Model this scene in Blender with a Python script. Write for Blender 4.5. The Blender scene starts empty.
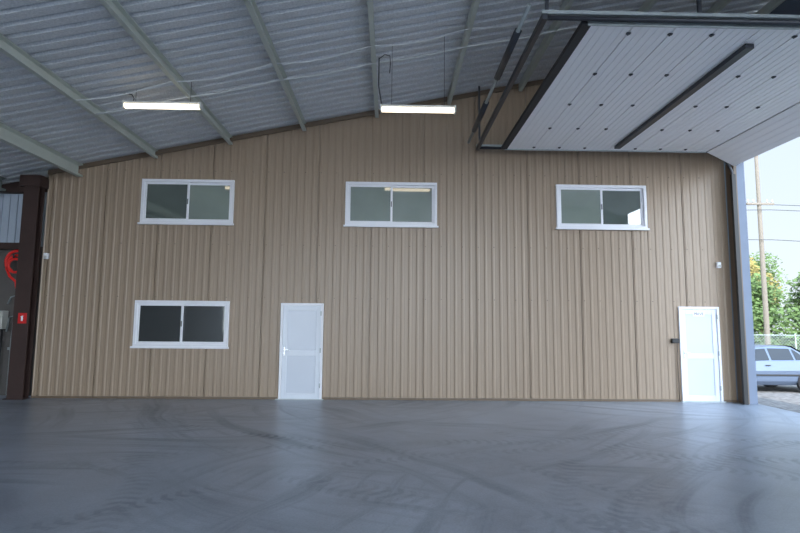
import bpy, math, random
from mathutils import Vector, Matrix
random.seed(4)
SC=bpy.context.scene
COL=SC.collection
try:
    SC.view_settings.view_transform='Standard'
    SC.view_settings.look='None'
    SC.view_settings.exposure=0.0
except Exception as e: print(e)

# ------------------------------------------------------------------ materials
def srgb(r,g,b):
    def c(v):
        v/=255.0
        return v/12.92 if v<=0.04045 else ((v+0.055)/1.055)**2.4
    return (c(r),c(g),c(b),1)
def mat(name,col,rough=.6,metal=0.0,ns=4.0,na=.12,bump=0.0,bs=40.0,emit=None,es=0,ior=None,stretch=(1,1,1)):
    m=bpy.data.materials.new(name);m.use_nodes=True
    nt=m.node_tree;N=nt.nodes;L=nt.links
    b=N['Principled BSDF']
    b.inputs['Roughness'].default_value=rough
    b.inputs['Metallic'].default_value=metal
    if ior: b.inputs['IOR'].default_value=ior
    g=N.new('ShaderNodeNewGeometry')
    mp=N.new('ShaderNodeMapping');mp.inputs['Scale'].default_value=stretch
    L.new(g.outputs['Position'],mp.inputs['Vector'])
    n=N.new('ShaderNodeTexNoise');n.inputs['Scale'].default_value=ns;n.inputs['Detail'].default_value=5
    L.new(mp.outputs[0],n.inputs['Vector'])
    mx=N.new('ShaderNodeMix');mx.data_type='RGBA'
    mx.inputs['A'].default_value=tuple(c*(1-na) for c in col[:3])+(1,)
    mx.inputs['B'].default_value=tuple(min(1,c*(1+na)) for c in col[:3])+(1,)
    L.new(n.outputs['Fac'],mx.inputs['Factor']);L.new(mx.outputs['Result'],b.inputs['Base Color'])
    if bump:
        n2=N.new('ShaderNodeTexNoise');n2.inputs['Scale'].default_value=bs
        L.new(g.outputs['Position'],n2.inputs['Vector'])
        bp=N.new('ShaderNodeBump');bp.inputs['Strength'].default_value=bump;bp.inputs['Distance'].default_value=.01
        L.new(n2.outputs['Fac'],bp.inputs['Height']);L.new(bp.outputs[0],b.inputs['Normal'])
    if emit:
        b.inputs['Emission Color'].default_value=emit;b.inputs['Emission Strength'].default_value=es
    return m
M_wall=mat('tan_cladding',srgb(150,131,112),.36,0,.7,.06,stretch=(2.2,1,.25))
M_walldark=mat('tan_seam',srgb(112,92,72),.6)
M_flash=mat('brown_flashing',srgb(104,88,72),.5)
M_white=mat('white_frame',srgb(228,228,234),.35,0,3,.03)
M_doorw=mat('white_door',srgb(212,217,226),.35,0,2,.03)
M_doorp=mat('door_infill',srgb(196,202,213),.3,0,2,.03)
M_glass_grey=mat('window_glass_painted_reflection',srgb(122,132,123),.02,0,1.5,.25,ior=2.4)  # opaque pane colours stand in for reflections and dim rooms behind the glass
M_glass_mid=mat('window_glass_painted_shade',srgb(78,88,82),.02,0,1.2,.3,ior=2.4)  # same glass, with the dimmer look of some panes put into its colour
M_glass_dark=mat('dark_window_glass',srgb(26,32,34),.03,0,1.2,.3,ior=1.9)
M_black=mat('black_plastic',srgb(28,28,30),.5)
M_track=mat('dark_track_steel',srgb(64,66,72),.4,.4)
M_galv=mat('galvanised_steel',srgb(165,172,174),.45,.4,20,.15)
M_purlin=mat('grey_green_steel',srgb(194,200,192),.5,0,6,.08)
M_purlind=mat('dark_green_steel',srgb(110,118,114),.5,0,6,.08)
M_rust=mat('oxide_brown_steel',srgb(56,38,34),.6,0,5,.25)
M_conc=mat('concrete_block',srgb(92,88,86),.9,0,3,.25,.4)
M_sidewall=mat('side_wall_cladding',srgb(140,140,138),.8,0,3,.1)
M_pale=mat('pale_cladding',srgb(168,178,192),.6,0,2,.1)
M_jamb=mat('grey_blue_jamb',srgb(104,114,132),.6,0,2,.1)
M_panel=mat('white_door_panel',srgb(244,244,246),.45,0,2,.03)
M_seal=mat('rubber_seal',srgb(45,45,48),.7)
M_chrome=mat('brushed_metal',srgb(190,190,195),.25,.9)
M_red=mat('red_paint',srgb(200,28,30),.4)
M_redhose=mat('red_hose_rubber',srgb(225,40,34),.5)
M_cabinet=mat('grey_cabinet_paint',srgb(175,175,168),.5)
M_lampbody=mat('lamp_housing',srgb(215,215,210),.5)
M_lamp=mat('lamp_diffuser',srgb(255,240,215),.5,emit=(1,.86,.64,1),es=3.0)
M_wood=mat('weathered_pole_wood',srgb(120,110,100),.8,0,8,.2)
M_wire=mat('wire_dark',srgb(60,62,66),.6)
M_wirel=mat('wire_light',srgb(205,208,210),.5)
M_leaf=mat('green_leaves',srgb(84,106,54),.7,0,.9,.5)
M_leafo=mat('autumn_leaves',srgb(128,114,56),.7,0,1.2,.5)
M_bark=mat('bark',srgb(80,66,52),.9,0,10,.3)
M_carp=mat('silver_blue_car_paint',srgb(98,110,130),.25,.3,1,.03)
M_carg=mat('car_glass',srgb(26,30,36),.05,0,1,.1)
M_tyre=mat('tyre_rubber',srgb(20,20,21),.8)
M_rim=mat('wheel_rim',srgb(120,122,126),.3,.7)
M_tail=mat('tail_lamp_red',srgb(170,25,25),.3)

def roofmat():
    m=bpy.data.materials.new('roof_deck_foil');m.use_nodes=True
    nt=m.node_tree;N=nt.nodes;L=nt.links;b=N['Principled BSDF']
    b.inputs['Roughness'].default_value=.45
    g=N.new('ShaderNodeNewGeometry')
    n=N.new('ShaderNodeTexNoise');n.inputs['Scale'].default_value=34;n.inputs['Detail'].default_value=6;n.inputs['Roughness'].default_value=.7
    L.new(g.outputs['Position'],n.inputs['Vector'])
    r=N.new('ShaderNodeValToRGB')
    r.color_ramp.elements[0].position=.34;r.color_ramp.elements[0].color=srgb(192,196,201)
    r.color_ramp.elements[1].position=.68;r.color_ramp.elements[1].color=srgb(226,228,231)
    L.new(n.outputs['Fac'],r.inputs['Fac']);L.new(r.outputs[0],b.inputs['Base Color'])
    return m
M_roof=roofmat()

def floormat():
    m=bpy.data.materials.new('worn_concrete');m.use_nodes=True
    nt=m.node_tree;N=nt.nodes;L=nt.links;b=N['Principled BSDF']
    g=N.new('ShaderNodeNewGeometry')
    def M(op,a,bb=None,c=None,clamp=False):
        n=N.new('ShaderNodeMath');n.operation=op;n.use_clamp=clamp
        for i,v in enumerate((a,bb,c)):
            if v is None: continue
            if isinstance(v,(int,float)): n.inputs[i].default_value=v
            else: L.new(v,n.inputs[i])
        return n.outputs[0]
    def noise(s,d=5,rough=.6,vec=None,dist=0):
        n=N.new('ShaderNodeTexNoise');n.inputs['Scale'].default_value=s;n.inputs['Detail'].default_value=d
        n.inputs['Roughness'].default_value=rough;n.inputs['Distortion'].default_value=dist
        L.new(vec or g.outputs['Position'],n.inputs['Vector']);return n.outputs['Fac']
    sx=N.new('ShaderNodeSeparateXYZ');L.new(g.outputs['Position'],sx.inputs[0])
    X,Y=sx.outputs[0],sx.outputs[1]
    wob=M('MULTIPLY',M('SUBTRACT',noise(.35,1),.5),1.0)
    def polar(cx,cy):
        dx=M('SUBTRACT',X,cx);dy=M('SUBTRACT',Y,cy)
        d=M('ADD',M('SQRT',M('ADD',M('MULTIPLY',dx,dx),M('MULTIPLY',dy,dy))),wob)
        return d,M('ARCTAN2',dy,dx)
    streaks=None
    for i,(cx,cy,R) in enumerate([(-1.5,0.5,6.0),(5.0,14.5,7.0),(-8.0,1.0,8.0),(9.5,1.0,7.5),(-3,15,8.0)]):
        d,ang=polar(cx,cy)
        cv=N.new('ShaderNodeCombineXYZ');L.new(M('MULTIPLY',d,3.4),cv.inputs[0]);L.new(M('MULTIPLY',ang,R*.2),cv.inputs[1]);cv.inputs[2].default_value=i*7.3
        n=noise(1.0,5,.6,cv.outputs[0])
        s=M('MULTIPLY',M('SUBTRACT',n,.50),5.0,clamp=True)
        mv=N.new('ShaderNodeVectorMath');mv.operation='ADD';L.new(g.outputs['Position'],mv.inputs[0]);mv.inputs[1].default_value=(i*13.1,i*5.7,0)
        s=M('MULTIPLY',s,M('MULTIPLY',M('SUBTRACT',noise(.3,2,.5,mv.outputs[0]),.42),6.0,clamp=True))
        streaks=s if streaks is None else M('MAXIMUM',streaks,s)
    tracks=None
    for cx,cy,r,w in [(-1.2,3.2,4.2,.14),(2.5,0.8,6.4,.15),(4.8,5.0,3.0,.14),(.5,14,6.4,.15),(6.5,11,5.4,.15),(9,0,8.4,.16),(3.4,2.6,2.3,.13),(4,13,8.5,.16),(-11,4,8.6,.16),(-4,-1,7.5,.16)]:
        d,ang=polar(cx,cy)
        q=M('DIVIDE',M('ABSOLUTE',M('SUBTRACT',d,r)),w)
        t=M('SUBTRACT',1.0,M('MULTIPLY',q,q),clamp=True)
        t=M('MULTIPLY',M('MULTIPLY',t,1.8,clamp=True),M('MULTIPLY',M('ADD',M('SINE',M('ADD',M('MULTIPLY',ang,r*44),M('MULTIPLY',q,2.8))),.4),1.0,clamp=True))
        tracks=t if tracks is None else M('MAXIMUM',tracks,t)
    tracks=M('MULTIPLY',tracks,M('MULTIPLY',M('SUBTRACT',noise(.7,3,.6),.40),3.2,clamp=True))
    scr=M('ADD',M('MULTIPLY',noise(9,5,.75),1.0),.25)
    marks=M('MULTIPLY',M('ADD',M('MULTIPLY',streaks,.52),M('MULTIPLY',tracks,.36)),scr,clamp=True)
    big=noise(.3,3,.5,dist=.3);mid=noise(1.6,5,.6,dist=.4);fine=noise(45,4,.7)
    v=M('ADD',M('MULTIPLY',big,.6),M('MULTIPLY',mid,.4))
    r=N.new('ShaderNodeValToRGB')
    r.color_ramp.elements[0].position=.34;r.color_ramp.elements[0].color=srgb(134,143,156)
    r.color_ramp.elements[1].position=.66;r.color_ramp.elements[1].color=srgb(176,185,198)
    L.new(v,r.inputs['Fac'])
    mx=N.new('ShaderNodeMix');mx.data_type='RGBA'
    L.new(marks,mx.inputs['Factor']);L.new(r.outputs[0],mx.inputs['A']);mx.inputs['B'].default_value=srgb(56,62,72)
    mf=N.new('ShaderNodeMix');mf.data_type='RGBA';mf.blend_type='MULTIPLY';mf.inputs['Factor'].default_value=.32
    rf=N.new('ShaderNodeValToRGB');rf.color_ramp.elements[0].position=.3;rf.color_ramp.elements[0].color=(.4,.4,.4,1);rf.color_ramp.elements[1].position=.6
    L.new(fine,rf.inputs['Fac']);L.new(mx.outputs['Result'],mf.inputs['A']);L.new(rf.outputs[0],mf.inputs['B'])
    L.new(mf.outputs['Result'],b.inputs['Base Color'])
    L.new(M('ADD',M('ADD',M('MULTIPLY',mid,.2),.22),M('MULTIPLY',marks,.25)),b.inputs['Roughness'])
    bp=N.new('ShaderNodeBump');bp.inputs['Strength'].default_value=.12;bp.inputs['Distance'].default_value=.006
    L.new(fine,bp.inputs['Height']);L.new(bp.outputs[0],b.inputs['Normal'])
    return m
M_floor=floormat()

def groundmat():
    m=bpy.data.materials.new('gravel_and_grass');m.use_nodes=True
    nt=m.node_tree;N=nt.nodes;L=nt.links;b=N['Principled BSDF'];b.inputs['Roughness'].default_value=.95
    g=N.new('ShaderNodeNewGeometry');s=N.new('ShaderNodeSeparateXYZ');L.new(g.outputs['Position'],s.inputs[0])
    v=N.new('ShaderNodeTexVoronoi');v.inputs['Scale'].default_value=9;L.new(g.outputs['Position'],v.inputs['Vector'])
    r=N.new('ShaderNodeValToRGB');r.color_ramp.elements[0].color=srgb(140,137,135);r.color_ramp.elements[1].color=srgb(62,60,59)
    L.new(v.outputs['Distance'],r.inputs['Fac'])
    n=N.new('ShaderNodeTexNoise');n.inputs['Scale'].default_value=6;L.new(g.outputs['Position'],n.inputs['Vector'])
    r2=N.new('ShaderNodeValToRGB');r2.color_ramp.elements[0].color=srgb(70,90,40);r2.color_ramp.elements[1].color=srgb(120,130,70)
    L.new(n.outputs['Fac'],r2.inputs['Fac'])
    f=N.new('ShaderNodeMapRange');f.inputs['From Min'].default_value=21;f.inputs['From Max'].default_value=22.5;L.new(s.outputs[1],f.inputs['Value'])
    mx=N.new('ShaderNodeMix');mx.data_type='RGBA';L.new(f.outputs[0],mx.inputs['Factor']);L.new(r.outputs[0],mx.inputs['A']);L.new(r2.outputs[0],mx.inputs['B'])
    L.new(mx.outputs['Result'],b.inputs['Base Color'])
    return m
M_ground=groundmat()

# ------------------------------------------------------------------ builders
def link_parent(o,parent):
    if parent is not None:
        o.parent=parent
        o.matrix_parent_inverse=Matrix.Translation(parent.location).inverted()
def mesh(name,verts,faces,m,parent=None,smooth=False,recentre=True,bevel=0):
    vs=[Vector(v) for v in verts]
    c=Vector((0,0,0))
    if recentre:
        lo=Vector((min(v.x for v in vs),min(v.y for v in vs),min(v.z for v in vs)))
        hi=Vector((max(v.x for v in vs),max(v.y for v in vs),max(v.z for v in vs)))
        c=(lo+hi)/2;c.z=lo.z
    me=bpy.data.meshes.new(name)
    me.from_pydata([tuple(v-c) for v in vs],[],faces);me.materials.append(m)
    me.validate();me.update()
    if smooth:
        for p in me.polygons:p.use_smooth=True
    o=bpy.data.objects.new(name,me);o.location=c;COL.objects.link(o)
    link_parent(o,parent)
    if bevel:
        b=o.modifiers.new('bevel','BEVEL');b.width=bevel;b.segments=2;b.limit_method='ANGLE'
    return o
def empty(name,loc):
    e=bpy.data.objects.new(name,None);e.location=loc;e.empty_display_size=.1;COL.objects.link(e);return e
BF=[(0,3,2,1),(4,5,6,7),(0,1,5,4),(1,2,6,5),(2,3,7,6),(3,0,4,7)]
def boxv(x0,x1,y0,y1,z0,z1):
    return [(x0,y0,z0),(x1,y0,z0),(x1,y1,z0),(x0,y1,z0),(x0,y0,z1),(x1,y0,z1),(x1,y1,z1),(x0,y1,z1)]
def box(name,b,m,parent=None,bevel=0): return mesh(name,boxv(*b),BF,m,parent,bevel=bevel)
def boxes(name,bl,m,parent=None,bevel=0):
    V=[];F=[]
    for b in bl:
        k=len(V);V+=boxv(*b);F+=[tuple(i+k for i in f) for f in BF]
    return mesh(name,V,F,m,parent,bevel=bevel)
def tubegeo(pts,r,seg=8,closed=False):
    pts=[Vector(p) for p in pts];V=[];F=[];n=len(pts)
    up=None
    for i,p in enumerate(pts):
        if closed: t=(pts[(i+1)%n]-pts[i-1]).normalized()
        else: t=(pts[min(i+1,n-1)]-pts[max(i-1,0)]).normalized()
        if up is None:
            up=Vector((0,0,1)) if abs(t.z)<.9 else Vector((1,0,0))
        a=(up-t*up.dot(t)).normalized();up=a;b=t.cross(a)
        for k in range(seg):
            q=2*math.pi*k/seg;V.append(tuple(p+a*math.cos(q)*r+b*math.sin(q)*r))
    for i in range(n if closed else n-1):
        for k in range(seg):
            j=(i+1)%n;F.append((i*seg+k,i*seg+(k+1)%seg,j*seg+(k+1)%seg,j*seg+k))
    if not closed:
        F.append(tuple(range(seg))[::-1]);F.append(tuple((n-1)*seg+k for k in range(seg)))
    return V,F
def tube(name,pts,r,m,parent=None,seg=8,closed=False):
    V,F=tubegeo(pts,r,seg,closed);return mesh(name,V,F,m,parent,smooth=True)
def tubes(name,lst,m,parent=None,seg=8):
    V=[];F=[]
    for pts,r in lst:
        v,f=tubegeo(pts,r,seg);k=len(V);V+=v;F+=[tuple(i+k for i in q) for q in f]
    return mesh(name,V,F,m,parent,smooth=True)
def thing(o,label,cat,group=None):
    o['label']=label;o['category']=cat
    if group:o['group']=group
    return o
def structure(o,label=None):
    o['kind']='structure'
    if label:o['label']=label
    return o
def extr_y(prof,y0,y1,closed=True):
    n=len(prof);V=[(x,y0,z) for x,z in prof]+[(x,y1,z) for x,z in prof]
    F=[(i,(i+1)%n,n+(i+1)%n,n+i) for i in range(n if closed else n-1)]
    if closed: F+=[tuple(range(n))[::-1],tuple(range(n,2*n))]
    return V,F

D=11.75
RA,RB=6.55,.208
def roofz(x):return RA+RB*x
YB=-10.0

# ------------------------------------------------------------------ floor / ground
structure(box('floor',(-10.3,7.92,YB,12.3,-.06,0),M_floor),'worn grey concrete floor with curved tyre marks')
xs=[-60,-30,-12,-10,-5,0,5,7.9,8.5,9.2,10,11,12,14,17,22,30,45,80]
ys=[-60,-30,-9,-4,0,4,8,10,12,13,14,15,16,17,20,25,32,45,70,120]
def gz(x,y):
    t=max(0,min(1,max((x-8)/4,(y-12.2)/4)));return -.07-.27*t
V=[(x,y,gz(x,y)) for y in ys for x in xs];nx=len(xs)
F=[(j*nx+i,j*nx+i+1,(j+1)*nx+i+1,(j+1)*nx+i) for j in range(len(ys)-1) for i in range(nx-1)]
g=mesh('ground',V,F,M_ground,recentre=False);structure(g,'pale gravel yard with grass beyond')

# ------------------------------------------------------------------ tan ribbed wall with openings
WX0,WX1=-7.61,7.62
wins=[(-5.53,-3.49,3.8,4.8),(-1.01,1.04,3.8,4.8),(3.73,5.78,3.8,4.8),(-5.53,-3.49,1.1,2.1)]
doors=[(-2.37,-1.44,0,2.07),(6.40,7.30,0,2.07)]
openings=[(a+.02,b-.02,c+.02 if c>0 else -1,d-.02) for a,b,c,d in wins+doors]
P=.168
joint0=-.45
RD=.0125
def yprof(x):
    j=((x-joint0+.5875)%1.176)-.5875
    if abs(j)<.008: return .04
    t=((x-joint0)%P)/P
    if t<.10: return 0
    if t<.22: return -RD*(t-.10)/.12
    if t<.42: return -RD
    if t<.54: return -RD*(1-(t-.42)/.12)
    if .74<t<.80: return -.003
    return 0
xsn=set([WX0,WX1])
n0=int((WX0-joint0)/P)-2;n1=int((WX1-joint0)/P)+2
for i in range(n0,n1):
    for t in (0.1,.22,.42,.54,.735,.745,.795,.805):
        xsn.add(round(joint0+(i+t)*P,5))
for i in range(-9,9):
    for e in (-.0085,-.0075,.0075,.0085): xsn.add(round(joint0+i*1.176+e,5))
for a,b,c,d in openings: xsn.add(a);xsn.add(b)
xl=sorted(v for v in xsn if WX0<=v<=WX1)
V=[];F=[]
for a,b in zip(xl[:-1],xl[1:]):
    if b-a<1e-6: continue
    mid=(a+b)/2
    cuts=sorted((c,d) for (p,q,c,d) in openings if p<=mid<=q)
    segs=[];z=0.0
    for c,d in cuts:
        if c>z: segs.append((z,c,False))
        z=d
    segs.append((z,0,True))
    ya,yb=D+yprof(a+1e-5),D+yprof(b-1e-5)
    for z0,z1,top in segs:
        k=len(V)
        V+=[(a,ya,z0),(b,yb,z0),(b,yb,roofz(b)-.02 if top else z1),(a,ya,roofz(a)-.02 if top else z1)]
        F.append((k,k+1,k+2,k+3))
wall=mesh('wall_back',V,F,M_wall,recentre=False)
structure(wall,'tan vertically ribbed metal cladding wall')
core=[]
xb=sorted(set([WX0,WX1]+[o[0] for o in openings]+[o[1] for o in openings]))
for a,b in zip(xb[:-1],xb[1:]):
    mid=(a+b)/2;z=0.0
    for c,d in sorted((c,d) for (p,q,c,d) in openings if p<=mid<=q):
        if c>z: core.append((a,b,D+.05,D+.12,z,c))
        z=d
    core.append((a,b,D+.05,D+.12,z,roofz(a)-.05))
structure(boxes('wall_core',core,M_walldark))
structure(boxes('baseboard_back',[(WX0,-2.39,D-.035,D,0,.05),(-1.42,6.38,D-.035,D,0,.05),(7.32,WX1,D-.035,D,0,.05)],M_flash),'brown metal flashing along the wall foot')
V=[(WX0,D-.05,roofz(WX0)-.10),(WX1,D-.05,roofz(WX1)-.10),(WX1,D-.05,roofz(WX1)-.0),(WX0,D-.05,roofz(WX0)-.0)]
V+=[(a,D+.01,c) for a,b,c in V]
F=[(0,1,2,3),(7,6,5,4),(0,4,5,1),(1,5,6,2),(2,6,7,3),(3,7,4,0)]
structure(mesh('trim_1',V,F,M_flash,recentre=False),'sloping flashing where wall meets roof')

sv=[];sf=[]
for zrow in (2.18,3.35,5.0):
    for i in range(-6,7):
        for dx in (-.35,.0,.35):
            x=joint0+i*1.176+.06+dx
            if not(WX0<x<WX1-.1) or any(p-.05<x<q+.05 and c-.05<zrow<d+.05 for p,q,c,d in openings): continue
            if zrow>roofz(x)-.2: continue
            k=len(sv);sv+=boxv(x-.009,x+.009,D-.022,D-.0,zrow-.009,zrow+.009);sf+=[tuple(q+k for q in f) for f in BF]
scr=mesh('screw_heads',sv,sf,M_flash,wall,recentre=False);scr['kind']='stuff'

# ------------------------------------------------------------------ windows
def window(i,b,gl,gr,label):
    x0,x1,z0,z1=b;cx=(x0+x1)/2
    e=structure(empty('window_%d'%i,(cx,D,z0)),label)
    f=.065;ya,yb=D-.05,D+.07
    boxes('window_frame',[(x0,x1,ya,yb,z0,z0+f),(x0,x1,ya,yb,z1-f,z1),(x0,x0+f,ya,yb,z0+f,z1-f),(x1-f,x1,ya,yb,z0+f,z1-f)],M_white,e,.006)
    box('window_sill',(x0-.03,x1+.03,ya-.035,ya+.01,z0-.03,z0+.012),M_white,e,.004)
    s=.048
    for side,gm in ((0,gl),(1,gr)):
        a,c=(x0+f,cx+.03) if side==0 else (cx-.03,x1-f)
        y0,y1=(D-.03,D+.005) if side==0 else (D+.012,D+.047)
        zz0,zz1=z0+f,z1-f
        sa=boxes('sash',[(a,c,y0,y1,zz0,zz0+s),(a,c,y0,y1,zz1-s,zz1),(a,a+s,y0,y1,zz0+s,zz1-s),(c-s,c,y0,y1,zz0+s,zz1-s)],M_white,e,.004)
        g=box('glass_pane',(a+s,c-s,(y0+y1)/2-.004,(y0+y1)/2+.004,zz0+s,zz1-s),gm,sa)
        if side==0:
            h=box('sash_handle',(c-s+.012,c-s+.03,y0-.018,y0,(z0+z1)/2-.06,(z0+z1)/2+.06),M_black,sa,.003)
    return e
window(1,wins[0],M_glass_mid,M_glass_grey,'white framed two-pane sliding window high in tan wall')
window(2,wins[1],M_glass_grey,M_glass_grey,'white framed sliding window high in wall above doors')
window(3,wins[2],M_glass_grey,M_glass_mid,'white framed sliding window with right pane coloured darker for its reveal shade')
window(4,wins[3],M_glass_dark,M_glass_dark,'white framed low sliding window with dark panes')

# ------------------------------------------------------------------ doors
def door(i,b,label,sign=False):
    x0,x1,z0,z1=b;e=structure(empty('door_%d'%i,((x0+x1)/2,D,0)),label)
    f=.05;ya,yb=D-.045,D+.08
    boxes('door_frame',[(x0,x0+f,ya,yb,0,z1),(x1-f,x1,ya,yb,0,z1),(x0+f,x1-f,ya,yb,z1-f,z1)],M_white,e,.005)
    a,c=x0+f+.004,x1-f-.004;y0,y1=D-.02,D+.03
    st=.1
    leaf=boxes('door_leaf',[(a,a+st,y0,y1,.015,z1-f-.005),(c-st,c,y0,y1,.015,z1-f-.005),(a+st,c-st,y0,y1,.015,.14),(a+st,c-st,y0,y1,z1-f-.12,z1-f-.005),(a+st,c-st,y0,y1,.93,1.05)],M_doorw,e,.005)
    for zz in ((.14,.93),(1.05,z1-f-.12)):
        box('door_panel',(a+st,c-st,D-.004,D+.014,zz[0],zz[1]),M_doorp,leaf)
    boxes('door_handle',[(a+.03,a+.06,y0-.008,y0,.93,1.12),(a+.035,a+.055,y0-.05,y0,1.05,1.07),(a+.035,a+.16,y0-.055,y0-.04,1.048,1.07)],M_chrome,leaf,.003)
    for zz in (.25,1.0,1.8):
        box('hinge',(c-.008,c+.016,ya-.012,ya,zz,zz+.1),M_galv,e,.003)
    if sign:
        box('door_sign',((a+c)/2-.13,(a+c)/2+.13,D-.026,D-.02,z1-f-.16,z1-f-.06),M_white,leaf)
        cu=bpy.data.curves.new('sign_text','FONT');cu.body='PRIVE';cu.size=.09;cu.align_x='CENTER';cu.align_y='CENTER';cu.extrude=.001
        t=bpy.data.objects.new('tmp',cu);COL.objects.link(t)
        bpy.context.view_layer.update()
        me=bpy.data.meshes.new_from_object(t.evaluated_get(bpy.context.evaluated_depsgraph_get()))
        bpy.data.objects.remove(t)
        me.materials.clear();me.materials.append(M_black)
        me.transform(Matrix.Rotation(math.pi/2,4,'X'))
        o=bpy.data.objects.new('sign_lettering',me);COL.objects.link(o)
        o.location=((a+c)/2,D-.0285,z1-f-.11)
        link_parent(o,leaf)
    return e
door(1,doors[0],'white two-panel door in tan ribbed wall')
door(2,doors[1],'white two-panel door with small lettered plate',True)
structure(boxes('trim_2',[(-2.42,-1.40,D-.075,D+.1,0,.018)],M_galv),'metal threshold strip')
structure(boxes('trim_3',[(6.36,7.34,D-.075,D+.1,0,.018)],M_galv),'metal threshold strip')

def sensor(x,z,label):
    e=thing(empty('motion_detector',(x,D-.03,z)),label,'alarm sensor','white wall detectors')
    box('detector_body',(x-.045,x+.045,D-.085,D-.015,z,z+.13),M_white,e,.012)
    box('detector_lens',(x-.03,x+.03,D-.092,D-.084,z+.02,z+.07),M_cabinet,e,.003)
sensor(-7.50,2.98,'small white detector box on the tan wall edge')
sensor(7.34,2.94,'small white detector box above the lettered door')
e=thing(empty('door_intercom',(6.3,D-.03,1.3)),'black keypad box with thin conduit beside white door','keypad')
box('keypad_box',(6.2,6.36,D-.10,D-.015,1.27,1.37),M_black,e,.01)
tube('conduit',[(6.33,D-.045,0.03),(6.33,D-.045,1.28)],.012,M_flash,e)

# ------------------------------------------------------------------ roof
prof=[];y=YB
pitch=.25
while y<12.3:
    prof+=[(y,0),(y+.15,0),(y+.175,.05),(y+.225,.05)];y+=pitch
prof.append((12.35,0))
V=[];F=[]
XL,XR=-10.4,8.3
for yy,dz in prof:
    V+=[(XL,yy,roofz(XL)+dz),(XR,yy,roofz(XR)+dz),(XR,yy,roofz(XR)+dz+.06),(XL,yy,roofz(XL)+dz+.06)]
for i in range(len(prof)-1):
    for k in range(4): F.append((i*4+k,i*4+(k+1)%4,(i+1)*4+(k+1)%4,(i+1)*4+k))
structure(mesh('ceiling',V,F,M_roof,recentre=False),'sloping corrugated roof deck with mottled grey foil underside')

def purlin(x,dep,w,m,label):
    z=roofz(x)-.005;t=.012;l=.03
    zt=z-RB*w
    pr=[(0,0),(w,RB*w),(w,RB*w-t-.0),(t,-t),(t,-dep+t),(w,-dep+t),(w,-dep+l+t),(w+.004,-dep+l+t),(w+.004,-dep),(0,-dep)]
    pr=[(x+a,zt+b) for a,b in pr]
    V,F=extr_y(pr,YB+.1,D-.06)
    return thing(mesh('roof_purlin',V,F,m,recentre=True),label,'beam','roof purlins')
for x in (-5.28,-3.64,-2.0,-.37,1.27,2.91,4.55,6.19,7.5):
    purlin(x,.17,.075,M_purlin,'grey-green steel purlin running under the roof deck')
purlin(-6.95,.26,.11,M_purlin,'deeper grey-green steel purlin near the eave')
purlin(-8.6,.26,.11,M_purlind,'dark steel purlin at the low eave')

def roofcable(y,off,sag,x0,x1,r,name,label,m):
    pts=[];n=30
    for i in range(n+1):
        t=i/n;x=x0+(x1-x0)*t;ph=(x+5.28)/1.64
        pts.append((x,y+.02*math.sin(i),roofz(x)-off-sag*abs(math.sin(math.pi*ph))))
    o=tube(name,pts,r,m);return thing(o,label,'cable')
roofcable(9.15,.19,.02,-5.3,3.4,.015,'cable_conduit','pale conduit running up the slope below purlins',M_wirel)
roofcable(8.55,.185,.07,-5.3,3.0,.010,'suspension_cable','thin sagging cable strung beneath the purlins',M_wirel)

# ------------------------------------------------------------------ lamps
def lamp(x0,x1,y,z,label,long):
    cx=(x0+x1)/2
    e=thing(empty('batten_lamp',(cx,y,z-.07)),label,'ceiling lamp','lit batten lamps')
    box('lamp_housing',(x0+.02,x1-.02,y-.05,y+.05,z,z+.05),M_lampbody,e,.008)
    pr=[];n=10
    for i in range(n+1):
        a=math.pi*i/n;pr.append((y-.062*math.cos(a),z-.068*math.sin(a)))
    V=[(x0+.03,p,q) for p,q in pr]+[(x1-.03,p,q) for p,q in pr];m=len(pr)
    F=[(i,(i+1)%m,m+(i+1)%m,m+i) for i in range(m)]+[tuple(range(m))[::-1],tuple(range(m,2*m))]
    mesh('lamp_diffuser',V,F,M_lamp,e)
    for a,b in ((x0,x0+.03),(x1-.03,x1)): box('end_cap',(a,b,y-.065,y+.065,z-.07,z+.052),M_lampbody,e,.006)
    for xx in (x0+.2,x1-.2):
        tube('suspension_wire',[(xx,y,z+.05),(xx,y,roofz(xx)-.0)],.004,M_wire,e)
    xl=x0+.03
    if long:
        top=roofz(-.3)-.19
        tube('power_cord',[(xl,y,z+.03),(xl-.06,y,z+.4),(xl-.06,y,top)],.011,M_wire,e)
        tube('cord_loop',[(xl-.06,y,top-.02),(xl+.04,y,top+.06),(xl+.13,y,top+.04),(xl+.14,y,top-.1),(xl+.13,y,top-.28)],.008,M_wire,e)
    else:
        tube('power_cord',[(xl+.12,y,z+.03),(xl+.14,y,z+.11),(xl+.1,y,z+.18),(xl-.02,y,z+.2),(xl-.1,y,z+.16)],.009,M_wire,e)
lamp(-4.62,-3.28,8.95,5.37,'lit white batten lamp hung close beneath the purlins',False)
lamp(-.2,1.12,8.95,5.38,'lit white batten lamp hung on long cords',True)

# ------------------------------------------------------------------ left end bay
thing(boxes('steel_column',[(-7.97,-7.64,11.50,11.525,0,roofz(-8)-.25),(-7.97,-7.64,11.675,11.70,0,roofz(-8)-.25),(-7.815,-7.795,11.525,11.675,0,roofz(-8)-.25),(-8.03,-7.6,11.47,11.72,0,.02)],M_rust),'oxide-brown steel column at the end of tan wall','column')
structure(boxes('wall_end_bay',[(-10.3,-7.62,12.1,12.25,0,3.3)],M_conc),'grimy grey block wall of the end bay')
cl=[]
x=-10.3
while x<-7.8:
    cl.append((x,x+.12,12.07,12.2,3.3,4.55));x+=.17
cl.append((-10.3,-7.62,12.1,12.25,3.3,4.55))
structure(boxes('wall_end_cladding',cl,M_pale),'pale blue-grey ribbed cladding strip')
structure(boxes('wall_end_upper',[(-10.3,-7.62,12.05,12.25,4.55,roofz(-7.72)-.05)],M_rust),'dark oxide-brown wall band under the roof')
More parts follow.
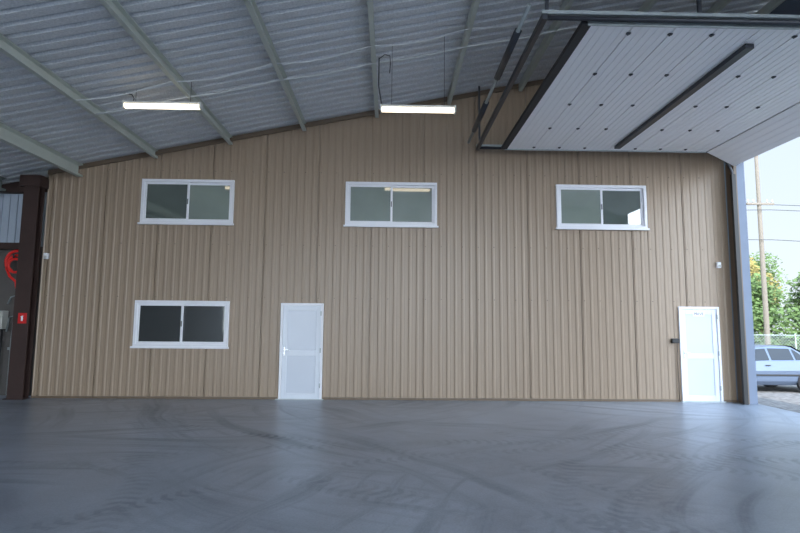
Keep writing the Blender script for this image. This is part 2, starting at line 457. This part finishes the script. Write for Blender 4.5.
structure(boxes('wall_left',[(-10.45,-10.3,YB,12.3,0,roofz(-10.4))],M_sidewall),'grey side wall')
structure(boxes('trim_4',[(-8.04,-7.59,11.45,11.74,roofz(-8)-.34,roofz(-8)-.1)],M_rust),'brown haunch plate over the column')
structure(boxes('trim_6',[(-10.3,-7.97,11.9,12.05,3.22,3.36),(-10.3,-7.97,11.9,12.05,4.5,4.62)],M_rust),'oxide-brown steel rails across the end bay')

def arc(cx,y,cz,r0,r1,a0,a1,n=14):
    return [(cx+(r0+(r1-r0)*i/n)*math.cos(math.radians(a0+(a1-a0)*i/n)),y,cz+(r0+(r1-r0)*i/n)*math.sin(math.radians(a0+(a1-a0)*i/n))) for i in range(n+1)]
cx,cy,cz=-8.19,11.85,2.9
e=thing(empty('fire_hose_reel',(cx,cy,cz)),'looped red fire hose hung beside the brown column','hose reel')
tubes('hose_coil',[(arc(cx,cy-.06,cz+.02,.25,.23,20,215),.032),(arc(cx+.02,cy-.10,cz-.03,.20,.17,-10,240),.03),(arc(cx+.03,cy-.14,cz-.06,.13,.17,60,330),.028),
   ([(cx-.2,cy-.08,cz-.12),(cx-.1,cy-.1,cz-.3),(cx+.04,cy-.1,cz-.42),(cx+.08,cy-.1,cz-.6)],.026)],M_redhose,e)
tube('hose_hook',[(cx,12.09,cz+.1),(cx,cy-.17,cz+.1),(cx,cy-.17,cz+.18)],.016,M_black,e)
e=thing(empty('water_pipe',(-8.2,11.9,0)),'grey bent supply pipes rising to the hose','pipe')
tubes('pipe_run',[([(-8.25,11.93,0),(-8.25,11.93,1.2),(-8.2,11.9,1.9),(-8.12,11.88,2.2)],.03),([(-8.40,11.95,1.4),(-8.34,11.92,1.7),(-8.22,11.9,1.75),(-8.12,11.9,1.55),(-8.14,11.92,1.2)],.018),([(-8.42,11.95,2.0),(-8.36,11.95,2.15),(-8.22,11.95,2.2),(-8.08,11.93,2.1),(-8.06,11.93,1.9)],.016)],M_galv,e)
box('pipe_clamp',(-8.30,-8.10,11.88,12.05,1.0,1.06),M_galv,e,.003)
e=thing(empty('electrical_cabinet',(-8.6,11.95,0)),'pale grey electrical box with conduit on block wall','electrical box')
box('cabinet_body',(-8.80,-8.45,11.86,12.05,1.45,1.85),M_cabinet,e,.012)
box('cabinet_door',(-8.78,-8.49,11.848,11.86,1.48,1.82),M_cabinet,e,.004)
box('lock',(-8.54,-8.52,11.84,11.848,1.62,1.67),M_black,e)
tube('cabinet_conduit',[(-8.52,11.98,0),(-8.52,11.98,1.46)],.02,M_black,e)
e=thing(empty('fire_sign',(-7.8,11.497,1.6)),'red fire extinguisher pictogram sign on brown column','sign')
box('sign_plate',(-7.86,-7.68,11.487,11.5,1.58,1.80),M_red,e,.002)
pl=[(-.02,.03),(.02,.03),(.02,.11),(.012,.125),(.03,.135),(.028,.142),(-.004,.142),(-.04,.12),(-.036,.112),(-.012,.122),(-.02,.11)]
V=[(-7.77+x,11.484,1.6+z) for x,z in pl]
mesh('extinguisher_symbol',V,[tuple(range(len(pl)))],M_white,e)

# ------------------------------------------------------------------ right wall with big doorway
XRW=7.69
OY0,OY1,OZ=6.3,11.44,5.35
structure(boxes('wall_right',[(XRW,7.87,YB,-6,0,roofz(7.87)-.02),(XRW,7.87,OY1,12.3,0,roofz(7.87)-.04),(XRW,7.87,OY0,OY1,OZ,roofz(7.66)-.04),(XRW,7.87,-6,OY0,OZ,roofz(7.66)-.04),(XRW,7.87,0,OY0,0,OZ)],M_jamb),'grey-blue side wall around the large doorway')
structure(boxes('trim_5',[(7.63,XRW+.002,OY1-.005,11.72,0,5.3)],M_flash),'brown corner flashing at doorway')

# ------------------------------------------------------------------ overhead sectional door
od=thing(empty('overhead_door',(4.8,8.9,5.5)),'white ribbed sectional overhead door raised on dark steel tracks','garage door')
Y0,Y1=6.42,11.36
def section(p0,p1):
    a=Vector((p0[0],0,p0[1]));b=Vector((p1[0],0,p1[1]));d=(b-a);Ln=d.length;d/=Ln;n=Vector((d.z,0,-d.x))
    if n.z>0:n=-n
    pts=[];k=5
    for i in range(k):
        s0=Ln*i/k;s1=Ln*(i+1)/k
        pts+=[(s0+.006,0),(s1-.012,0),(s1-.009,-.006),(s1+.003,-.006)]
    pts=[(min(max(s,.004),Ln-.004),h) for s,h in pts]
    pts+=[(Ln-.004,-.04),(.004,-.04)]
    prof=[a+d*s+n*h for s,h in pts]
    V,F=extr_y([(p.x,p.z) for p in prof],Y0,Y1)
    return mesh('door_section',V,F,M_panel,od)
xs_=[2.55+i*.555 for i in range(9)]
for a,b in zip(xs_[:-1],xs_[1:]): section((a,5.49),(b,5.49))
section((7.0,5.48),(7.60,5.17))
box('rubber_seal',(2.42,2.55,Y0,Y1,5.48,5.54),M_seal,od,.005)
box('stiffener_bar',(4.80,4.92,6.8,11.05,5.42,5.488),M_track,od,.004)
hl=None
for i,x in enumerate(xs_[1:-1]):
    for yy in (6.6,7.75,8.9,10.05,11.2):
        if abs(x-4.86)<.12: continue
        if hl is None:
            hl=boxes('hinge',[(x-.028,x+.028,yy-.02,yy+.02,5.474,5.489),(x-.01,x+.01,yy-.026,yy+.026,5.466,5.48)],M_track,od,.002);hx,hy=x,yy
        else:
            o=hl.copy();o.location=hl.location+Vector((x-hx,yy-hy,0));COL.objects.link(o);o.parent=od;o.matrix_parent_inverse=hl.matrix_parent_inverse.copy()
boxes('edge_rail',[(2.5,7.0,Y1-.0,Y1+.02,5.47,5.54),(2.5,7.0,Y0-.02,Y0,5.47,5.54)],M_galv,od)
fr=od
for yy,s in ((11.40,1),(6.34,-1)):
    pts=[(1.9,yy,5.52),(6.98,yy,5.52)]
    for i in range(1,7):
        a=math.pi/2*i/6;pts.append((6.98+.6*math.sin(a),yy,5.52-.6*(1-math.cos(a))))
    pts.append((7.58,yy,0.0))
    tube('door_track',pts,.032,M_track,fr,seg=6)
    box('angle_rail',(1.88,7.3,yy,yy+.045,5.555,5.60) if s>0 else (1.88,7.3,yy-.045,yy,5.555,5.60),M_galv,fr)
    for x in (1.95,3.9,5.8):
        box('hanger',(x-.02,x+.02,yy-.02 if s>0 else yy-.03,yy+.02 if s>0 else yy+.01,5.6,roofz(x)-.02),M_track,fr)
box('cross_bar',(1.88,1.95,6.3,11.46,5.48,5.56),M_track,fr,.004)
tube('spring_shaft',[(1.72,6.3,5.66),(1.72,11.46,5.66)],.03,M_galv,fr)
tubes('torsion_spring',[([(1.72,6.9,5.66),(1.72,8.3,5.66)],.055),([(1.72,9.3,5.66),(1.72,10.7,5.66)],.055)],M_track,fr)
box('vertical_guard',(7.53,7.62,11.36,11.43,0,5.0),M_black,fr,.004)

# ------------------------------------------------------------------ car
def disc(name,cx,cy,cz,R,t,m,parent,seg=28):
    V=[]
    for yy in (cy-t/2,cy+t/2):
        V+=[(cx+R*math.cos(2*math.pi*i/seg),yy,cz+R*math.sin(2*math.pi*i/seg)) for i in range(seg)]
    F=[tuple(range(seg)),tuple(range(seg,2*seg))[::-1]]+[(i,seg+i,seg+(i+1)%seg,(i+1)%seg) for i in range(seg)]
    return mesh(name,V,F,m,parent)
def build_car(x0,y,z):
    e=thing(empty('car',(x0+2.2,y,z)),'silver-blue saloon car parked on gravel outside doorway','car')
    st=[(0.0,.36,.60,.62,.70,.6),(.12,.26,.66,.70,.78,.66),(.9,.22,.80,.84,.84,.68),(1.3,.22,.90,.93,.84,.68),(1.6,.22,.92,1.13,.85,.64),(2.0,.22,.92,1.36,.85,.58),(2.6,.22,.93,1.41,.85,.58),(3.2,.22,.94,1.38,.85,.57),(3.5,.22,.95,1.20,.85,.61),(3.85,.22,.96,1.0,.84,.66),(4.3,.28,.95,.98,.80,.66),(4.42,.35,.84,.88,.72,.6)]
    V=[];F=[]
    for s,zb,be,ro,w,wr in st:
        h=[(w*.9,zb),(w,zb+.12),(w*1.02,(zb+be)/2+.08),(w*.97,be),(wr,ro-.03),(wr*.6,ro)]
        ring=[(p,q) for p,q in h]+[(-p,q) for p,q in h[::-1]]
        V+=[(x0+s,y-p,z+q) for p,q in ring]
    n=12
    for i in range(len(st)-1):
        for k in range(n):
            F.append((i*n+k,(i+1)*n+k,(i+1)*n+(k+1)%n,i*n+(k+1)%n))
    F+=[tuple(range(n)),tuple((len(st)-1)*n+k for k in range(n))[::-1]]
    body=mesh('car_body',V,F,M_carp,e,bevel=.02)
    def side(s,t):
        for A,B in zip(st[:-1],st[1:]):
            if A[0]<=s<=B[0]:
                u=(s-A[0])/(B[0]-A[0]);q=[A[k]+(B[k]-A[k])*u for k in range(6)];break
        w0,z0_=q[4]*.97,q[2];w1,z1_=q[5],q[3]-.03
        return (w0+(w1-w0)*t,z0_+(z1_-z0_)*t)
    for sgn in (-1,1):
        for quad in ([(1.55,.10),(2.35,.10),(2.35,.88),(2.02,.88)],[(2.42,.10),(3.10,.10),(3.10,.88),(2.42,.88)],[(3.17,.10),(3.55,.12),(3.22,.85),(3.17,.86)]):
            V=[]
            for s,t in quad:
                w,zz=side(s,t);V.append((x0+s,y+sgn*(w+.012),z+zz))
            mesh('side_window',V,[(0,1,2,3)],M_carg,e)
        boxes('sill_moulding',[(x0+1.1,x0+3.2,y+sgn*.86-.015,y+sgn*.86+.015,z+.5,z+.55)],M_black,e,.004)
        boxes('car_door_handle',[(x0+2.2,x0+2.34,y+sgn*.865-.012,y+sgn*.865+.012,z+.8,z+.83)],M_black,e,.003)
    def wq(s0,zz0,w0,s1,zz1,w1,nm):
        mesh(nm,[(x0+s0,y-w0,z+zz0),(x0+s0,y+w0,z+zz0),(x0+s1,y+w1,z+zz1),(x0+s1,y-w1,z+zz1)],[(0,1,2,3)],M_carg,e)
    wq(1.33,.99,.6,1.95,1.36,.5,'windscreen');wq(3.25,1.39,.5,3.82,1.06,.58,'rear_window')
    for sgn in (-1,1): box('tail_light',(x0+4.33,x0+4.44,y+sgn*.62-.12,y+sgn*.62+.12,z+.7,z+.84),M_tail,e,.01)
    box('rear_bumper',(x0+4.3,x0+4.5,y-.76,y+.76,z+.35,z+.55),M_black,e,.03)
    box('front_bumper',(x0-.08,x0+.12,y-.72,y+.72,z+.32,z+.5),M_black,e,.03)
    for s in (.85,3.5):
        for sgn in (-1,1):
            wx,wy,wz=x0+s,y+sgn*.76,z+.3
            disc('wheel_arch',wx,y+sgn*.85,wz+.02,.36,.05,M_black,e)
            disc('tyre',wx,wy+sgn*.04,wz,.30,.2,M_tyre,e)
            disc('wheel_rim',wx,wy+sgn*.145,wz,.19,.015,M_rim,e)
            disc('hub_cap',wx,wy+sgn*.157,wz,.06,.02,M_chrome,e)
build_car(9.15,16.9,-.34)

# ------------------------------------------------------------------ vegetation, fence, pole
def foliage(clusters,n,size):
    V=[];F=[]
    tot=sum(r[0]*r[1]*r[2] for _,r in clusters)
    for c,r in clusters:
        m=int(n*r[0]*r[1]*r[2]/tot)
        for _ in range(m):
            d=Vector((random.gauss(0,1),random.gauss(0,1),random.gauss(0,1))).normalized()*(random.random()**.35)
            p=Vector(c)+Vector((d.x*r[0],d.y*r[1],d.z*r[2]))
            a=Vector((random.gauss(0,1),random.gauss(0,1),random.gauss(0,1))).normalized()
            b=a.orthogonal().normalized();s=size*random.uniform(.6,1.3);k=len(V)
            V+=[tuple(p-a*s),tuple(p+b*s*.6),tuple(p+a*s),tuple(p-b*s*.6)];F.append((k,k+1,k+2,k+3))
    return V,F
def tree(x,y,h,m,label,sp=.17):
    z=-.35;e=thing(empty('tree',(x,y,z)),label,'tree')
    tubes('trunk',[([(x,y,z),(x+.1,y,z+h*.3),(x,y,z+h*.7)],.14),([(x+.1,y,z+h*.3),(x+h*.14,y,z+h*.55)],.07),([(x+.05,y,z+h*.35),(x-h*.14,y+.3,z+h*.6)],.07)],M_bark,e)
    cl=[((x+random.uniform(-sp,sp)*h,y+random.uniform(-.15,.15)*h,z+h*random.uniform(.35,.85)),(h*.18,h*.18,h*.17)) for _ in range(12)]
    V,F=foliage(cl,4000,.16);mesh('foliage',V,F,m,e)
tree(24.6,36,5.6,M_leaf,'leafy green tree beyond the yard')
tree(28.0,41.5,7.6,M_leafo,'tree with yellowing leaves beyond the yard')
tree(28.6,35,6.2,M_leaf,'tall leafy green tree beyond the yard')
tree(33.0,47,8.6,M_leaf,'broad green tree behind the hedge')
V,F=foliage([((x,32+random.uniform(-.3,.3),1.2),(1.1,.8,1.8)) for x in range(16,40)],13000,.14)
h=thing(mesh('hedge',V,F,M_leaf),'dense green boundary hedge behind the yard','hedge');h['kind']='stuff'
e=thing(empty('chain_fence',(24,28,-.34)),'grey chain link fence in front of the hedge','fence')
lst=[];zz0,zz1=-.3,1.15
x=14.0
while x<34:
    lst.append(([(x,28,zz0),(x+1.45,28,zz1)],.006));lst.append(([(x,28,zz1),(x+1.45,28,zz0)],.006));x+=.16
tubes('fence_mesh',lst,M_galv,e,seg=3)
for i in range(9): tube('fence_post',[(14+i*2.5,28.03,-.36),(14+i*2.5,28.03,1.25)],.03,M_galv,e)
tube('fence_rail',[(14,28.03,1.16),(34,28.03,1.16)],.018,M_galv,e)
e=thing(empty('utility_pole',(21.4,30,-.35)),'tall wooden utility pole with crossarm outside','utility pole')
V=[];seg=12
for zz,r in ((-.35,.15),(12.5,.09)):
    V+=[(21.4+r*math.cos(2*math.pi*i/seg),30+r*math.sin(2*math.pi*i/seg),zz) for i in range(seg)]
F=[(i,(i+1)%seg,seg+(i+1)%seg,seg+i) for i in range(seg)]+[tuple(range(seg,2*seg))]
mesh('pole_shaft',V,F,M_wood,e)
box('crossarm',(20.6,22.2,29.85,29.95,8.6,8.72),M_wood,e,.01)
for x in (20.7,21.0,21.8,22.1): tube('insulator',[(x,29.9,8.72),(x,29.9,8.9)],.04,M_cabinet,e)
def wire(z0,z1,y):
    pts=[(12+34*i/24,y,z0+(z1-z0)*i/24-.5*math.sin(math.pi*((12+34*i/24-21.4)%40)/40)) for i in range(25)]
    tube('overhead_wire',pts,.018,M_wire,e)
wire(8.5,9.0,29.9);wire(8.2,8.6,29.8);wire(6.6,6.5,29.8)

# ------------------------------------------------------------------ light
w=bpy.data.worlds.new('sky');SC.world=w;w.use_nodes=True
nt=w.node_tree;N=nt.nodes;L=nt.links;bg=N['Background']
tc=N.new('ShaderNodeTexCoord');sx=N.new('ShaderNodeSeparateXYZ');L.new(tc.outputs['Generated'],sx.inputs[0])
rp=N.new('ShaderNodeValToRGB')
rp.color_ramp.elements[0].position=0.0;rp.color_ramp.elements[0].color=(.84,.93,1.0,1)
rp.color_ramp.elements[1].position=.8;rp.color_ramp.elements[1].color=(.54,.73,1.0,1)
L.new(sx.outputs[2],rp.inputs['Fac']);L.new(rp.outputs[0],bg.inputs['Color'])
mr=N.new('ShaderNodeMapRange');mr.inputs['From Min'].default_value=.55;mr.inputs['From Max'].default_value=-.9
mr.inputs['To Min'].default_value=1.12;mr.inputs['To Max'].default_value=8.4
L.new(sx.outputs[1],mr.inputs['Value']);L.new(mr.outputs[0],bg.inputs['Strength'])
sd=bpy.data.lights.new('sun','SUN');sd.energy=5.2;sd.angle=.01;sd.color=(1,.93,.82)
so=bpy.data.objects.new('sun',sd);COL.objects.link(so)
so.rotation_euler=Vector((.12,.72,-.75)).normalized().to_track_quat('-Z','Y').to_euler()

# ------------------------------------------------------------------ camera
th=math.atan(.104);a=.019;r=.0087
fh=Vector((math.sin(a),math.cos(a),0));rt=Vector((math.cos(a),-math.sin(a),0));zz=Vector((0,0,1))
fwd=fh*math.cos(th)+zz*math.sin(th);up0=-fh*math.sin(th)+zz*math.cos(th)
R=(rt+up0*r).normalized();U=(up0-rt*r).normalized();B=-fwd
cd=bpy.data.cameras.new('camera');cam=bpy.data.objects.new('camera',cd);COL.objects.link(cam)
cd.sensor_width=36;cd.lens=36*533/800;cd.clip_end=500
cam.matrix_world=Matrix(((R.x,U.x,B.x,0),(R.y,U.y,B.y,0),(R.z,U.z,B.z,1.68),(0,0,0,1)))
SC.camera=cam
